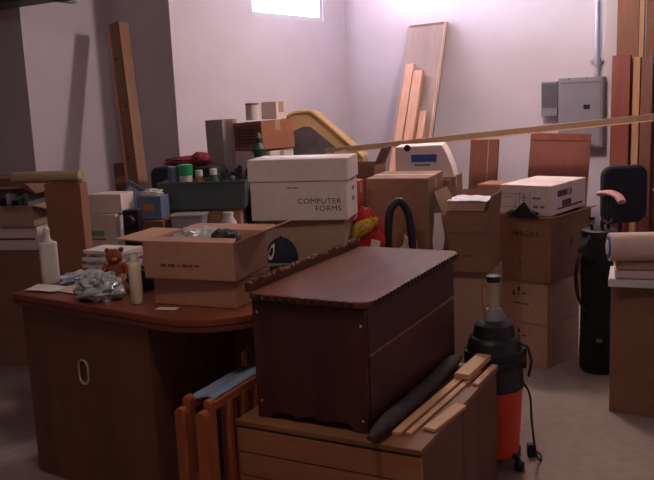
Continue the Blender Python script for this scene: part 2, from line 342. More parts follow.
# ------------------------------------------------------------------ desk
DK = thing('wooden_desk', 'brown wooden desk with rounded corner, its panel with an oval cable hole towards the viewer', 'desk', (-.714, 3.364, 0), -35.2)  # desk and things on it scaled about the camera, result baked into coordinates
top = [(-.606, -.275), (.30, -.275)] + [(.30 + .306 * sin(a), -.275 + .30 * (1 - cos(a))) for a in [pi / 2 * i / 12 for i in range(1, 13)]] + [(.606, .25), (-.606, .25)]
MB().prism(top, .792, .820, 'z').build('desk_top', 'desk_top', DK, bev=.004)
MB().prism([(x * .997, y * .99) for x, y in top], .768, .791, 'z').build('edge_band', 'desk_edge', DK, bev=.004)
hx, hz = -.202, .522
pn = MB()
for x0, x1, z0, z1 in ((-.578, hx - .028, .01, .767), (hx + .028, .20, .01, .767), (hx - .028, hx + .028, .01, hz - .048), (hx - .028, hx + .028, hz + .048, .767)): pn.box(((x0 + x1) / 2, -.24, (z0 + z1) / 2), (x1 - x0, .017, z1 - z0))
pn.build('back_panel', 'desk_panel', DK)
MB().tube([(hx + .029 * cos(a), -.250, hz + (.022 if sin(a) > 0 else -.022) + .029 * sin(a)) for a in [2 * pi * i / 24 + .01 for i in range(25)]], .0045, 8).build('cable_hole_rim', 'pale_pipe', DK, smooth=True)
MB().box((-.568, .01, .388), (.018, .48, .758)).build('side_panel', 'desk_panel', DK); MB().box((.19, .01, .388), (.017, .48, .758)).build('side_panel', 'desk_panel', DK)
MB().box((.33, .235, .50), (.26, .017, .53)).build('kneehole_panel', 'desk_panel', DK)
MB().box((-.19, .01, .33), (.74, .46, .017)).build('shelf', 'desk_panel', DK)

# boxes on the desk
carton('cardboard_box', 'flat cardboard box on the desk, underneath the open flapped box', (-0.462, 3.236, 0.821), -24, .372, .275, .103, 'card_pinkish')
ob = carton('cardboard_box', 'open cardboard box with spread flaps and clear plastic inside, on the desk', (-0.476, 3.222, 0.930), -21, .39, .294, .145, 'card_pinkish', {'L': (88, .13), 'B': (88, .12), 'R': (68, .13), 'F': (-80, .05)})
marks(ob, -.12, .06, .055, 1, -.1478, 'ink_soft', .012, .02, 5)
fl = thing('plastic_wrap', 'crumpled clear plastic filling the open box on the desk', 'plastic', (-0.482, 3.222, 0.939), -21)
MB().blob((0, 0, .10), (.145, .10, .066), 3, .3, 4, 0, (26, 16)).build('wrap', 'film', fl, smooth=False)
MB().blob((.10, -.02, .12), (.06, .06, .05), 8, .3, 4, 0, (16, 10)).build('dark_lump', 'pouch', fl, smooth=True)
# things on the desk top
t = thing('squeeze_bottle', 'tall slim cream bottle standing near the desk edge', 'bottle', (-0.761, 3.202, 0.821))
MB().lathe([(.022, 0), (.025, .005), (.025, .150), (.023, .160), (.016, .166)], 20).build('bottle_body', 'cream', t, smooth=True)
MB().lathe([(.017, .166), (.017, .192), (.013, .200)], 18).build('cap', 'white_pl', t, smooth=True)
t = thing('pump_bottle', 'tall white plastic bottle at the left back end of the desk', 'bottle', (-1.241, 3.640, 0.821), 20)
MB().prism(rr(.078, .05, .02, 4), 0, .19, 'z').build('bottle_body', 'white_pl', t, smooth=True, bev=.006)
MB().lathe([(.024, .19), (.014, .205), (.012, .225), (.010, .24)], 16).build('neck', 'white_pl', t, smooth=True); MB().lathe([(.013, .228), (.013, .25), (.008, .255)], 14).build('cap', 'white_pl', t, smooth=True)
t = thing('plastic_bag', 'crumpled cloudy plastic bag lying near the desk edge beside the slim bottle', 'bag', (-0.936, 3.305, 0.821), -30)
MB().blob((0, 0, .045), (.105, .075, .062), 5, .34, 3.5, 0, (28, 18)).build('bag_body', 'bagplastic', t); MB().blob((.03, -.02, .10), (.02, .02, .03), 2, .4, 4, n=(12, 8)).build('knot', 'film', t)
t = thing('blue_cloth', 'blue and white crumpled cloth on the left of the desk', 'cloth', (-1.10, 3.655, 0.821), 34)
MB().blob((0, 0, .018), (.11, .042, .033), 6, .38, 4, 0, (26, 14)).build('cloth_body', 'paper_blue', t)
def sheetobj(name, label, loc, rz, w, d, m, amp=.006, seed=1, th=.002, cat='paper', group=None, rx=0):
    o = MB().sheet(w, d, lambda x, y: amp * (1 + noise.noise(Vector((x * 9 + seed, y * 9, seed)))), th=th).build(name, m, None, loc, (rad(rx), 0, rad(rz)), smooth=True); return tag(o, label, cat, group)
sheetobj('paper_sheet', 'loose white paper at the far left corner of the desk', (-1.226, 3.516, 0.821), -22, .16, .085, 'paper', .008, 2, group='papers on the desk')
sheetobj('paper_sheet', 'loose pinkish paper lying in front of the blue cloth', (-1.065, 3.479, 0.821), -38, .2, .13, 'pink_paper', .004, 4, group='papers on the desk')
sheetobj('paper_sheet', 'small glossy white slip by the cardboard box on the desk edge', (-0.620, 3.080, 0.821), -20, .09, .035, 'paper', .002, 6, group='papers on the desk')
for k, (m, ww, dx) in enumerate((('paper', .24, 0), ('paper_blue', .23, .012), ('white_pl', .25, -.008), ('bluegrey', .22, .01), ('paper', .24, -.01), ('foil', .23, .015), ('paper', .25, 0))):
    t = thing('magazine', ['lowest', 'second lowest', 'third lowest', 'middle', 'third highest', 'second highest', 'topmost'][k] + ' magazine in the pile at the back of the desk', 'magazine', (-1.0 + dx, 3.815, .821 + k * .017), -30 + [3, -8, 6, -4, 10, -12, 4][k], 'magazines on the desk')
    MB().box((0, 0, .009), (ww * .92, .145, .0142)).build('pages', 'paper', t); MB().sheet(ww * .92 + .004, .148, lambda x, y: .0150 + .001 * sin(x * 20), (6, 3), .001).build('cover', m, t)
t = thing('plush_toy', 'small reddish brown plush toy sitting in front of the magazines', 'toy', (-0.950, 3.644, 0.821), 10)
MB().blob((0, 0, .045), (.042, .036, .05), 1, .1, 4, 0).build('toy_body', 'plush', t, smooth=True); hd = MB().blob((-.002, -.01, .112), (.036, .034, .034), 2, .16, 5).build('head', 'plush', t, smooth=True)
MB().blob((.0, -.040, .104), (.013, .012, .010), 1, 0, n=(10, 8)).build('muzzle', 'plush2', hd, smooth=True)
for s in (-1, 1):
    MB().blob((s * .030, -.004, .140), (.012, .009, .012), 1, .05, n=(10, 8)).build('ear', 'plush', hd, smooth=True)
    MB().tube([(s * .034, -.01, .075), (s * .056, -.025, .05), (s * .055, -.040, .028)], [.014, .013, .010], 10).build('arm', 'plush', t, smooth=True)
    MB().tube([(s * .022, -.02, .02), (s * .034, -.055, .018), (s * .038, -.072, .024)], [.017, .015, .014], 10).build('leg', 'plush2', t, smooth=True)
t = thing('fabric_pouch', 'dark fabric pouch behind the slim cream bottle', 'pouch', (-0.794, 3.488, 0.821), -25)
MB().blob((0, 0, .04), (.085, .045, .052), 4, .2, 3, 0).build('pouch_body', 'pouch', t, smooth=True); MB().tube([(-.05, -.03, .078), (0, -.036, .085), (.05, -.03, .078)], .004, 6).build('zip', 'grey', t)
t = thing('small_figurine', 'small pale and dark figurine leaning behind the slim cream bottle', 'figurine', (-0.776, 3.594, 0.821), 0)
MB().lathe([(.03, 0), (.03, .05), (.018, .09), (.012, .105)], 14).build('figurine_body', 'pouch', t, smooth=True); MB().blob((0, 0, .135), (.024, .022, .03), 7, .2, 4).build('head', 'rose', t, smooth=True); MB().box((.012, -.02, .08), (.02, .01, .03)).build('bow', 'white_pl', t)

# ------------------------------------------------------------------ folded chair between desk and crate
FC = thing('folding_chair', 'folded orange wooden chair with blue canvas seat between desk and crate', 'chair', (-.384, 2.895, 0), -26)
def post(x, y, h, wx=.026, wy=.04, m='orange_wood', nm='leg'):
    r = min(wx, .05) * .48; p = [(-wx / 2, 0), (wx / 2, 0), (wx / 2, h - r)] + [(r * cos(a), h - r + r * sin(a)) for a in [pi * i / 8 for i in range(1, 8)]] + [(-wx / 2, h - r)]
    return MB().prism([(x + a, b) for a, b in p], y - wy / 2, y + wy / 2, 'y').build(nm, m, FC, bev=.004)
for x, hh in ((-.040, .0), (.046, -.004)):
    post(x, -.19, .600 + hh, .030, .036); post(x - .006, -.226, .568 + hh, .042, .032)
    post(x, .20, .645 if x < 0 else .60, .030, .036); post(x + .004, .02, .56, .02, .03, nm='spindle'); post(x + .004, .11, .56, .02, .03, nm='spindle'); post(x + .004, -.08, .56, .02, .03, nm='spindle')
    MB().box((x, .005, .563), (.024, .355, .03)).build('seat_rail', 'orange_wood', FC, bev=.003); MB().box((x, .005, .12), (.02, .355, .03)).build('stretcher', 'orange_wood', FC, bev=.003)
for y in (-.19, .20): MB().box((-.003, y, .30), (.07, .018, .03)).build('cross_bar', 'orange_wood', FC)
MB().sheet(.100, .34, lambda x, y: .582 + .006 * sin(x * 60) + .004 * noise.noise(Vector((x * 20, y * 12, 3))) - .9 * x * x, (10, 14), .004).build('canvas_seat', 'blue_canvas', FC, loc=(-.003, .01, 0), smooth=True)
# ------------------------------------------------------------------ shop vacuum
V = thing('shop_vacuum', 'orange and black shop vacuum standing behind the crate', 'vacuum', (.690, 3.392, 0))
MB().lathe([(.098, .05), (.103, .06), (.118, .33), (.120, .345)], 36).build('tank', 'orange', V, smooth=True)
MB().lathe([(.1185, .345), (.124, .35), (.124, .37), (.121, .375), (.119, .45), (.126, .455), (.126, .48), (.118, .485)], 36).build('tank_collar', 'black', V, smooth=True)
hd = MB().lathe([(.122, .485), (.122, .50), (.112, .515), (.110, .545), (.100, .565), (.090, .57), (.080, .62), (.066, .632), (.05, .64)], 36).build('motor_head', 'black', V, smooth=True)
MB().lathe([(.123, .500), (.1235, .506), (.122, .510)], 36).build('blue_band', 'slate', hd, smooth=True)
MB().lathe([(.052, .64), (.048, .655), (.036, .675), (.03, .685)], 28).build('hose_cuff', 'grey', V, smooth=True)
for s in (-1, 1): MB().box((s * .124, -.02, .47), (.012, .03, .09)).build('latch', 'black', V, bev=.003)
MB().tube([(.09, -.06, .55), (.125, -.07, .53), (.142, -.07, .47), (.132, -.06, .40)], .006, 8).build('handle_wire', 'rubber', V, smooth=True)
for a in (.6, 2.2, 3.8, 5.4): MB().tube([(.075 * cos(a), .075 * sin(a), .07), (.118 * cos(a), .118 * sin(a), .05), (.130 * cos(a), .130 * sin(a), .03)], .012, 8).lathe([(.012, 0), (.022, .006), (.022, .034), (.012, .04)], 12, c=(.13 * cos(a), .13 * sin(a), 0)).build('caster', 'black', V, smooth=True)
MB().lathe([(.024, .68), (.024, .79), (.026, .795), (.026, .81)], 16).build('pale_pipe', 'pale_pipe', V, smooth=True)
def dense(P, n=6):
    out = []
    for i in range(len(P) - 1):
        p0 = Vector(P[max(i - 1, 0)]); p1 = Vector(P[i]); p2 = Vector(P[i + 1]); p3 = Vector(P[min(i + 2, len(P) - 1)])
        for k in range(n):
            u = k / n; out.append(.5 * ((2 * p1) + (p2 - p0) * u + (2 * p0 - 5 * p1 + 4 * p2 - p3) * u * u + (3 * p1 - p0 - 3 * p2 + p3) * u ** 3))
    return out + [Vector(P[-1])]
def ribbed(P, r, n): D = dense(P, n); return D, [r * (1 + .10 * (i % 2)) for i in range(len(D))]
MB().lathe([(.027, .80), (.029, .805), (.029, .825), (.022, .828)], 16).build('pipe_ring', 'rubber', V, smooth=True)
MB().tube(dense([(-.035, -.02, .63), (-.05, -.03, .70), (-.05, -.01, .76), (-.035, .01, .80), (-.028, .0, .77)], 5), .004, 6).build('cord_loop', 'amber', V, smooth=True)
MB().tube(dense([(.115, .02, .36), (.15, 0, .30), (.155, -.02, .18), (.165, -.05, .05), (.19, -.03, .008), (.205, .03, .007), (.175, .06, .02)], 6), .005, 7).build('power_cord', 'rubber', V, smooth=True)
MB().box((.165, .03, .03), (.035, .03, .06)).build('plug', 'black', V, bev=.004)

# ------------------------------------------------------------------ stack with the white COMPUTER FORMS box
carton('cardboard_box', 'floor-standing cardboard box beneath the white forms box and dark cap', (-.125, 4.02, 0), -16, .44, .52, .715, 'card_dark')
carton('cardboard_box', 'pale pinkish box directly under the white box lettered COMPUTER FORMS', (-.085, 4.03, .722), -16, .43, .27, .296, 'card_pale')
fb = carton('forms_box', 'white lidded box lettered COMPUTER FORMS on top of its stack', (-.097, 3.985, 1.025), -13, .465, .26, .285, 'card_white', lid=.105)
text(fb, 'COMPUTER', .036, (.205, -.1312, .079), 'ink', bold=0, sx=1.04, align='RIGHT'); text(fb, 'FORMS', .036, (.205, -.1312, .045), 'ink', bold=0, sx=1.04, align='RIGHT')
marks(fb, -.05, .02, .155, 1, -.1310, 'ink_grey', .01, .02, 9, 'small_mark')
sm = MB()
for k in range(4): sm.box((.2332, .02, .235 - k * .05), (.0012, .05, .02))
sm.build('side_print', 'ink_grey', fb)
MB().box((0, 0, .2902), (.47, .05, .001)).build('tape', 'white_tape', fb)
carton('flat_box', 'small flat pale box under the dark cap', (-.205, 3.785, .722), -22, .20, .15, .128, 'card_pale')
cp = thing('baseball_cap', 'navy cap with a white oval emblem, beside the chest back rail', 'cap', (-.212, 3.765, .853), -40)
def dome(r, hgt, n=24, k=9): return [(r * cos(pi / 2 * i / k), hgt * sin(pi / 2 * i / k)) for i in range(k)] + [(.003, hgt)]
MB().lathe(dome(.078, .112), 28).build('crown', 'navy', cp, smooth=True)
MB().lathe([(.006, .110), (.006, .116), (.002, .118)], 10).build('button', 'navy', cp, smooth=True)
vz = MB(); vz.prism([(.07 * cos(a), .07 * sin(a)) for a in [pi + pi * i / 14 for i in range(15)]][::1] + [(.072 * cos(a), -.045 + .088 * sin(a)) for a in [2 * pi - pi * i / 14 for i in range(15)]], .001, .006, 'z'); vz.build('visor', 'grey', cp)
em = MB(); 
for i in range(24):
    a = 2 * pi * i / 24; a2 = 2 * pi * (i + 1) / 24
    def sp(az, zz): 
        r = .0795 * math.sqrt(max(0, 1 - (zz / .112) ** 2)); return (r * sin(az), -r * cos(az), zz)
    q = []
    for aa, kk in ((a, 1.0), (a2, 1.0), (a2, .62), (a, .62)): q.append(sp(.0 + .26 * kk * cos(aa), .055 + .036 * kk * sin(aa)))
    em.add(q, [(0, 1, 2, 3)])
em.add([sp(-.05, .03), sp(.03, .03), sp(.06, .078), sp(-.02, .078)], [(0, 1, 2, 3)])
em.build('emblem', 'white_pl', cp)

# ------------------------------------------------------------------ middle pile: big brown box, red things, hose
carton('cardboard_box', 'low wide cardboard box on the floor behind the chest, carrying the big brown box', (.425, 4.32, 0), -19, .36, .74, .64, 'card_dark')
carton('cardboard_box', 'big closed brown box with pale top between the red carton and the open box', (.440, 4.51, .646), -19, .336, .40, .505, 'card', tape='tape')
carton('red_box', 'bright red carton squeezed between the white forms box and the big brown box', (.135, 4.46, .0), -16, .12, .14, 1.14, 'card_red')
t = thing('snack_bag', 'red and yellow crumpled plastic bag behind the chest rail', 'bag', (.190, 3.995, .650), -20)
MB().blob((0, 0, .19), (.088, .05, .21), 11, .22, 3, 0, (22, 16)).build('bag_body', 'redbag', t); MB().blob((0, 0, 0), (.10, .022, .034), 13, .3, 4, n=(22, 12), T=Matrix.Translation((-.012, -.062, .305)) @ Matrix.Rotation(-.5, 4, 'Y')).build('yellow_print', 'yellow', t); MB().box((.06, -.052, .22), (.045, .004, .07), ry=.2).build('white_label', 'paper', t)
t = thing('hose_loop', 'black ribbed hose bent in an arch behind the chest', 'hose', (.365, 4.075, .650), 6)
hp = [(-.060, 0, .0), (-.060, 0, .15), (-.058, 0, .28), (-.045, 0, .375), (0, 0, .417), (.040, .0, .365), (.055, 0, .28), (.064, 0, .15), (.068, 0, 0)]
D, r2 = ribbed(hp, .019, 8); MB().tube(D, r2, 12).build('hose', 'rubber', t, smooth=True); MB().lathe([(.026, 0), (.026, .05), (.022, .055)], 14, c=(-.06, 0, 0)).build('cuff', 'black', t, smooth=True)
MB().lathe([(.026, 0), (.026, .05), (.022, .055)], 14, c=(.068, 0, 0)).build('cuff', 'black', t, smooth=True)
t = thing('paper_bundle', 'crumpled pinkish paper under the arch of the black hose', 'paper', (.385, 4.14, .650), 0); MB().blob((.03, 0, .11), (.045, .03, .125), 4, .3, 4, 0).build('bundle', 'pink_paper', t)

# white curling paper between the big box and the open box
t = thing('paper_strip', 'white curling paper strip hanging between the big brown box and the open box', 'paper', (.572, 4.20, .645), -20)
MB().prism([(x, z) for x, z in [(-.024 + .006 * sin(i * .7), .0 + .028 * i) for i in range(13)]] + [(.026 + .008 * sin(i * .9 + 1), .028 * i) for i in range(12, -1, -1)], -.004, .004, 'y').build('strip', 'paper', t)

# right-hand stacks
carton('cardboard_box', 'pale box on the floor behind the vacuum, under the open box of trays', (.790, 4.385, 0), -24, .238, .28, .655, 'card_pale')
o2 = carton('cardboard_box', 'open cardboard box with raised flaps holding pale trays, between two stacks', (.772, 4.34, .661), -24, .235, .28, .30, 'card', {'L': (24, .13), 'B': (30, .11), 'R': (8, .10), 'F': (178, .09)})
marks(o2, -.05, .05, .09, 1, -.1412, 'ink_soft', .012, .02, 12)
t = thing('foil_tray', 'silvery foil-topped tray on top in the open box', 'tray', (.770, 4.335, .981), -24)
MB().prism([(-.088, 0), (.088, 0), (.102, .045), (-.102, .045)], -.11, .11, 'y').build('tray_body', 'card_pale', t); MB().sheet(.212, .23, lambda x, y: .049 + .008 * noise.noise(Vector((x * 22, y * 22, 1))), (14, 12), .003).build('foil_cover', 'foil', t)
carton('flat_box', 'flat brown box under the foil tray in the open box', (.772, 4.34, .668), -24, .215, .255, .305, 'card')
for k in range(2):
    lb = carton('moving_box', ['pale moving box on the floor, lowest under the box marked FRAGILE', 'pale moving box in the middle of the stack under the box marked FRAGILE'][k], (1.245, 4.78, k * .2515), -48, .32, .335, .245, 'card_pale', group='pale moving boxes')
    g = MB(); x0, z0 = -.03, .17
    g.box((x0, -.1682, z0 + .025), (.016, .001, .02)).box((x0, -.1682, z0 + .005), (.004, .001, .025)).box((x0, -.1682, z0 - .008), (.022, .001, .004)).box((x0 - .035, -.1682, z0 - .005), (.012, .001, .028)).box((x0 + .035, -.1682, z0), (.03, .001, .006)); g.build('handling_mark', 'ink', lb)
    if k: marks(lb, -.07, .05, .11, 1, -.1682, 'ink_soft', .010, .02, 3)
fr = carton('fragile_box', 'open brown box marked FRAGILE on top of the pale moving boxes', (1.29, 4.835, .503), -41, .33, .54, .372, 'card', {'L': (25, .12), 'B': (-89, .10), 'R': (80, .04), 'F': (-89, .10)})
text(fr, 'FRAGILE', .044, (-.075, -.2712, .262), 'ink_brown', bold=0, sx=.98)
g = MB().box((-.02, -.2712, .105), (.012, .001, .02)).box((-.02, -.2712, .085), (.004, .001, .02)).box((-.02, -.2712, .073), (.02, .001, .004)); g.build('handling_mark', 'ink_soft', fr)
MB().box((.1682, 0, .2), (.001, .03, .04)).build('side_mark', 'ink_soft', fr)
pb = carton('printed_box', 'white printed carton lying on the box marked FRAGILE', (1.285, 4.85, .881), -39, .31, .50, .165, 'card_white', tape='white_tape')
lm = MB()
for a, b, c, e in ((-.145, -.02, .12, .003), (-.145, -.02, .045, .003), (-.06, -.057, .08, .08), (-.035, -.032, .08, .10), (.03, .033, .08, .11)): lm.box(((a + b) / 2, -.2506, c), (abs(b - a), .001, e))
for x, z, w_, h_ in ((-.005, .10, .03, .006), (-.005, .085, .022, .006), (-.005, .112, .006, .03), (.07, .098, .05, .012), (.065, .05, .03, .014), (.105, .05, .025, .014), (-.10, .10, .05, .004)): lm.box((x, -.2506, z), (w_, .001, h_))
lm.build('printing', 'ink_grey', pb)
lm = MB().box((.1556, -.06, .115), (.001, .20, .035)).box((.1556, -.03, .055), (.001, .13, .035)); lm.build('side_printing', 'ink_soft', pb)
MB().box((.1554, .02, .03), (.001, .36, .012)).build('bottom_stripe', 'ink_soft', pb)
t = thing('dark_cloth', 'dark pointed cloth flap hanging over the edge of the FRAGILE box', 'cloth', (1.125, 4.615, .882), -41)
MB().prism([(-.10, -.005), (.10, -.005), (.05, .03), (.005, .085), (-.03, .055), (-.06, .02)], -.038, -.028, 'y').build('cloth_fold', 'black_cloth', t); MB().blob((-.02, .0, .015), (.10, .018, .02), 3, .3, 5, 0).build('cloth_bunch', 'pouch', t)

# tall black bag
t = thing('golf_bag', 'tall black soft bag standing on the floor beside the FRAGILE stack', 'bag', (1.50, 4.50, 0), -15)
MB().lathe([(.085, 0), (.098, .02), (.10, .15), (.094, .40), (.098, .62), (.092, .78), (.086, .80), (.078, .79), (.075, .70)], 26).build('bag_body', 'black_cloth', t, smooth=True)
MB().blob((-.01, -.085, .26), (.065, .045, .17), 4, .12, 3).build('pocket', 'black_cloth', t, smooth=True); MB().blob((.06, -.06, .58), (.05, .045, .11), 6, .12, 3).build('pocket', 'black_cloth', t, smooth=True)
MB().tube(dense([(-.07, -.06, .74), (-.12, -.09, .62), (-.115, -.09, .46), (-.07, -.07, .36)], 5), .012, 8, sq=(1.5, .5)).build('strap', 'rubber', t, smooth=True)
MB().lathe([(.089, .775), (.097, .78), (.097, .805), (.089, .81)], 26).build('rim', 'rubber', t, smooth=True)
for k in range(5):
    a = k * 1.25; MB().tube([(.045 * cos(a), .045 * sin(a), .60), (.05 * cos(a), .05 * sin(a), .84), (.06 * cos(a) + .012, .06 * sin(a), .850 + .01 * (k % 3))], [.008, .009, .018], 8).build('club_head', 'black', t, smooth=True)
MB().blob((-.05, -.02, .70), (.055, .09, .10), 9, .25, 3.5).build('pocket', 'black_cloth', t, smooth=True); MB().blob((.05, -.05, .12), (.06, .07, .12), 12, .2, 3).build('pocket', 'black_cloth', t, smooth=True)
MB().box((.0, -.128, .21), (.03, .004, .02)).build('badge', 'grey', t)

# dark chair behind the bag
t = thing('office_chair', 'dark blue upholstered chair with rosy arm pads behind the black bag', 'chair', (1.935, 5.08, 0), 8)
for k in range(5):
    a = k * 2 * pi / 5 + .3; MB().tube([(0, 0, .09), (.24 * cos(a), .24 * sin(a), .06)], [.022, .015], 8).lathe([(.012, 0), (.025, .008), (.025, .04), (.012, .05)], 10, c=(.24 * cos(a), .24 * sin(a), 0)).build('base_arm', 'black', t, smooth=True)
MB().lathe([(.03, .07), (.03, .40), (.022, .41), (.022, .56)], 14).build('gas_column', 'black', t, smooth=True); MB().prism(rr(.42, .40, .08), .56, .63).build('seat', 'slate', t, bev=.02)
MB().prism([(a, b + .895) for a, b in rr(.31, .37, .07)], .165, .215, 'y').build('backrest', 'slate', t, bev=.018); MB().tube([(0, .12, .58), (0, .235, .62), (0, .235, .82)], .018, 8).build('back_stem', 'black', t, smooth=True)
for s in (-1, 1):
    MB().tube([(s * .20, .02, .59), (s * .19, .02, .66), (s * .19, .0, .90)], .014, 8).build('arm_post', 'black', t, smooth=True)
    MB().tube(dense([(s * .19, .13, .915), (s * .19, 0, .935), (s * .19, -.10, .925), (s * .19, -.15, .895)], 4), .026, 10, sq=(1.1, .7)).build('arm_pad', 'rose', t, smooth=True)

# foreground right box with papers
carton('cardboard_box', 'tall cardboard box at the right edge in front, carrying papers and a white roll', (1.675, 3.93, 0), -32, .50, .40, .645, 'card', tape='tape')
t = thing('paper_pad', 'thick pale pad of papers under the white roll on the right box', 'paper', (1.57, 3.86, .652), -18)
for k in range(3): MB().box((.012 * (k % 2), .0, .022 + k * .044), (.44 - .02 * k, .30, .040), rz=.05 * (k - 1)).build('pad_layer', ['paper', 'pink_paper', 'card_pale'][k], t, bev=.006)
t = thing('paper_roll', 'white paper roll with a blue ring lying on the pad at the right edge', 'roll', (1.50, 3.74, .852), -8)
MB().tube([(-.20, 0, 0), (.26, 0, 0)], .066, 28).build('roll', 'pink_paper', t, smooth=True)
MB().tube([(-.206, 0, 0), (-.2, 0, 0)], .050, 24).build('ring', 'blue_print', t, smooth=True); MB().tube([(-.209, 0, 0), (-.2, 0, 0)], .034, 24).build('core', 'white_pl', t, smooth=True)

# ------------------------------------------------------------------ left: back table and its load
TB = thing('support_table', 'dark wooden table along the window wall, added as a support for bins and boxes', 'table', RP(.60, -2.82), -33)  # table added to hold up the bin and boxes
MB().box((0, 0, .735), (.72, 1.28, .03)).build('table_top', 'walnut', TB, bev=.003); MB().box((0, 0, .68), (.62, 1.18, .07)).build('apron', 'walnut', TB)
for a in (-.31, .31):
    for b in (-.58, .58): MB().box((a, b, .322), (.05, .05, .644)).build('leg', 'walnut_z', TB)
def onT(x, y, z=.752): return (x, y, z)
# bin with bottles
BN = thing('storage_bin', 'long slate grey plastic bin holding bottles on the back table', 'bin', (-.755, 5.26, .93), -6)
b = MB(); w, d, h = .55, .24, .175
b.box((0, 0, .004), (w - .03, d - .03, .008))
for pts, a, c, ax in (([(-w / 2 + .015, 0), (w / 2 - .015, 0), (w / 2, h), (-w / 2, h)], -d / 2, -d / 2 + .008, 'y'), ([(-w / 2 + .015, 0), (w / 2 - .015, 0), (w / 2, h), (-w / 2, h)], d / 2 - .008, d / 2, 'y')): b.prism(pts, a, c, ax)
for s in (-1, 1): b.box((s * (w / 2 - .008), 0, h / 2), (.008, d - .016, h), ry=s * .085)
b.build('bin_body', 'bin', BN); MB().box((0, -d / 2 - .004, h - .008), (w + .012, .010, .018)).box((0, d / 2 + .004, h - .008), (w + .012, .010, .018)).build('rim', 'bin', BN, bev=.003)
def bottle(name, label, x, y, z, r, h, m, cap, caph=.03, capr=None, neck=True):
    t = thing(name, label, 'bottle', (x, y, z), 0, 'bottles in the bin'); capr = capr or r * .6
    MB().lathe([(r * .95, 0), (r, .006), (r, h * .8), (capr, h * .92 if neck else h * .82), (capr, h)], 18).build('bottle_body', m, t, smooth=True)
    MB().lathe([(capr * 1.08, h), (capr * 1.08, h + caph), (capr * .9, h + caph + .003)], 18).build('cap', cap, t, smooth=True); return t
bottle('spray_can', 'blue and white can at the left of the green-lidded jar', -.955, 5.25, .94, .034, .235, 'bluegrey', 'bluegrey', .02, .03)
bottle('lidded_jar', 'white jar with a wide bright green lid in the slate bin', -.875, 5.24, .94, .044, .20, 'white_pl', 'green_cap', .065, .044, False)
bottle('pump_bottle', 'amber bottle with white cap beside the green-lidded jar', -.79, 5.25, .94, .036, .19, 'amber', 'white_pl', .035)
bottle('green_bottle', 'dark green bottle with white cap in the slate bin', -.70, 5.25, .94, .036, .195, 'dk_green', 'white_pl', .035)
for k, (x, y, h, m, c) in enumerate(((-.63, 5.28, .17, 'pouch', 'black'), (-.58, 5.23, .16, 'black', 'grey'), (-.53, 5.26, .17, 'pouch', 'black'))): bottle('dark_bottle', ['dark bottle next to the green one in the bin', 'short black bottle with grey cap at the right of the bin', 'dark bottle at the far right end of the bin'][k], x, y, .94, .024, h, m, c, .02)
carton('flat_box', 'pale low box holding up the slate bin on the back table', (-.75, 5.27, .752), -6, .46, .20, .172, 'card_pinkish')
t = thing('grey_tub', 'pale grey plastic tub below the front of the slate bin', 'tub', (-.835, 5.03, .752), -6); MB().prism([(-.085, 0), (.085, 0), (.10, .165), (-.10, .165)], -.07, .07, 'y').build('tub_body', 'bin_grey', t, bev=.006); MB().box((0, 0, .165), (.212, .15, .014)).build('rim', 'bin_grey', t, bev=.003)
t = thing('white_jug', 'small white jug with a red band below the right of the bin', 'jug', (-.60, 5.06, .752), 0); MB().lathe([(.045, 0), (.05, .01), (.05, .10), (.03, .135), (.03, .15)], 18).build('jug_body', 'white_pl', t, smooth=True); MB().lathe([(.0505, .04), (.0505, .08)], 18).build('band', 'wine', t); MB().lathe([(.032, .15), (.032, .165)], 14).build('cap', 'white_pl', t)
t = thing('purple_box', 'small purple box at the right end of the slate bin', 'box', (-.415, 5.30, .752), -6); MB().box((0, 0, .155), (.06, .14, .31)).build('body', 'purple', t, bev=.003); MB().box((0, -.071, .19), (.045, .001, .08)).build('label_panel', 'bluegrey', t)
# dark gear and red cloth behind the bin
t = thing('dark_case', 'dark case behind the bottles with a red cloth on top', 'case', (-.90, 5.565, .752), -20); MB().prism([(a, b + .21) for a, b in rr(.50, .42, .05)], -.09, .09, 'y').build('case_body', 'pouch', t, bev=.012); MB().box((0, -.0915, .21), (.46, .004, .02)).build('zip', 'black', t)
t = thing('red_cloth', 'crumpled dark red cloth on top of the dark case behind the bottles', 'cloth', (-.90, 5.565, 1.174), -20); MB().blob((0, 0, .03), (.17, .08, .035), 5, .3, 3.5, 0).build('cloth_body', 'wine', t, smooth=True); MB().blob((.09, 0, .05), (.06, .06, .04), 8, .25, 4, 0).build('fold', 'wine', t, smooth=True)
t = thing('trinket_box', 'low dark box of odds and ends at the right behind the bin', 'box', (-.54, 5.46, .752), -15); MB().box((0, 0, .16), (.18, .10, .32)).build('body', 'pouch', t, bev=.004)
for k in range(6): MB().lathe([(.016, .32), (.02, .33), (.016, .365 + .02 * (k % 3)), (.008, .38 + .02 * (k % 3))], 10, c=(-.07 + .028 * k, .02 * (k % 2), 0)).build('trinket', ['black', 'dk_green', 'pouch', 'amber', 'black', 'white_pl'][k], t, smooth=True)
t = thing('dark_figure', 'small dark green statuette in front of the white carton by the forms box', 'statuette', (-.418, 5.445, .752), 0); MB().lathe([(.05, 0), (.05, .40), (.03, .46), (.045, .52), (.02, .56), (.028, .59), (.012, .625)], 14).build('statuette_body', 'dk_green', t, smooth=True); MB().lathe([(.055, 0), (.055, .03)], 14).build('base', 'black', t)
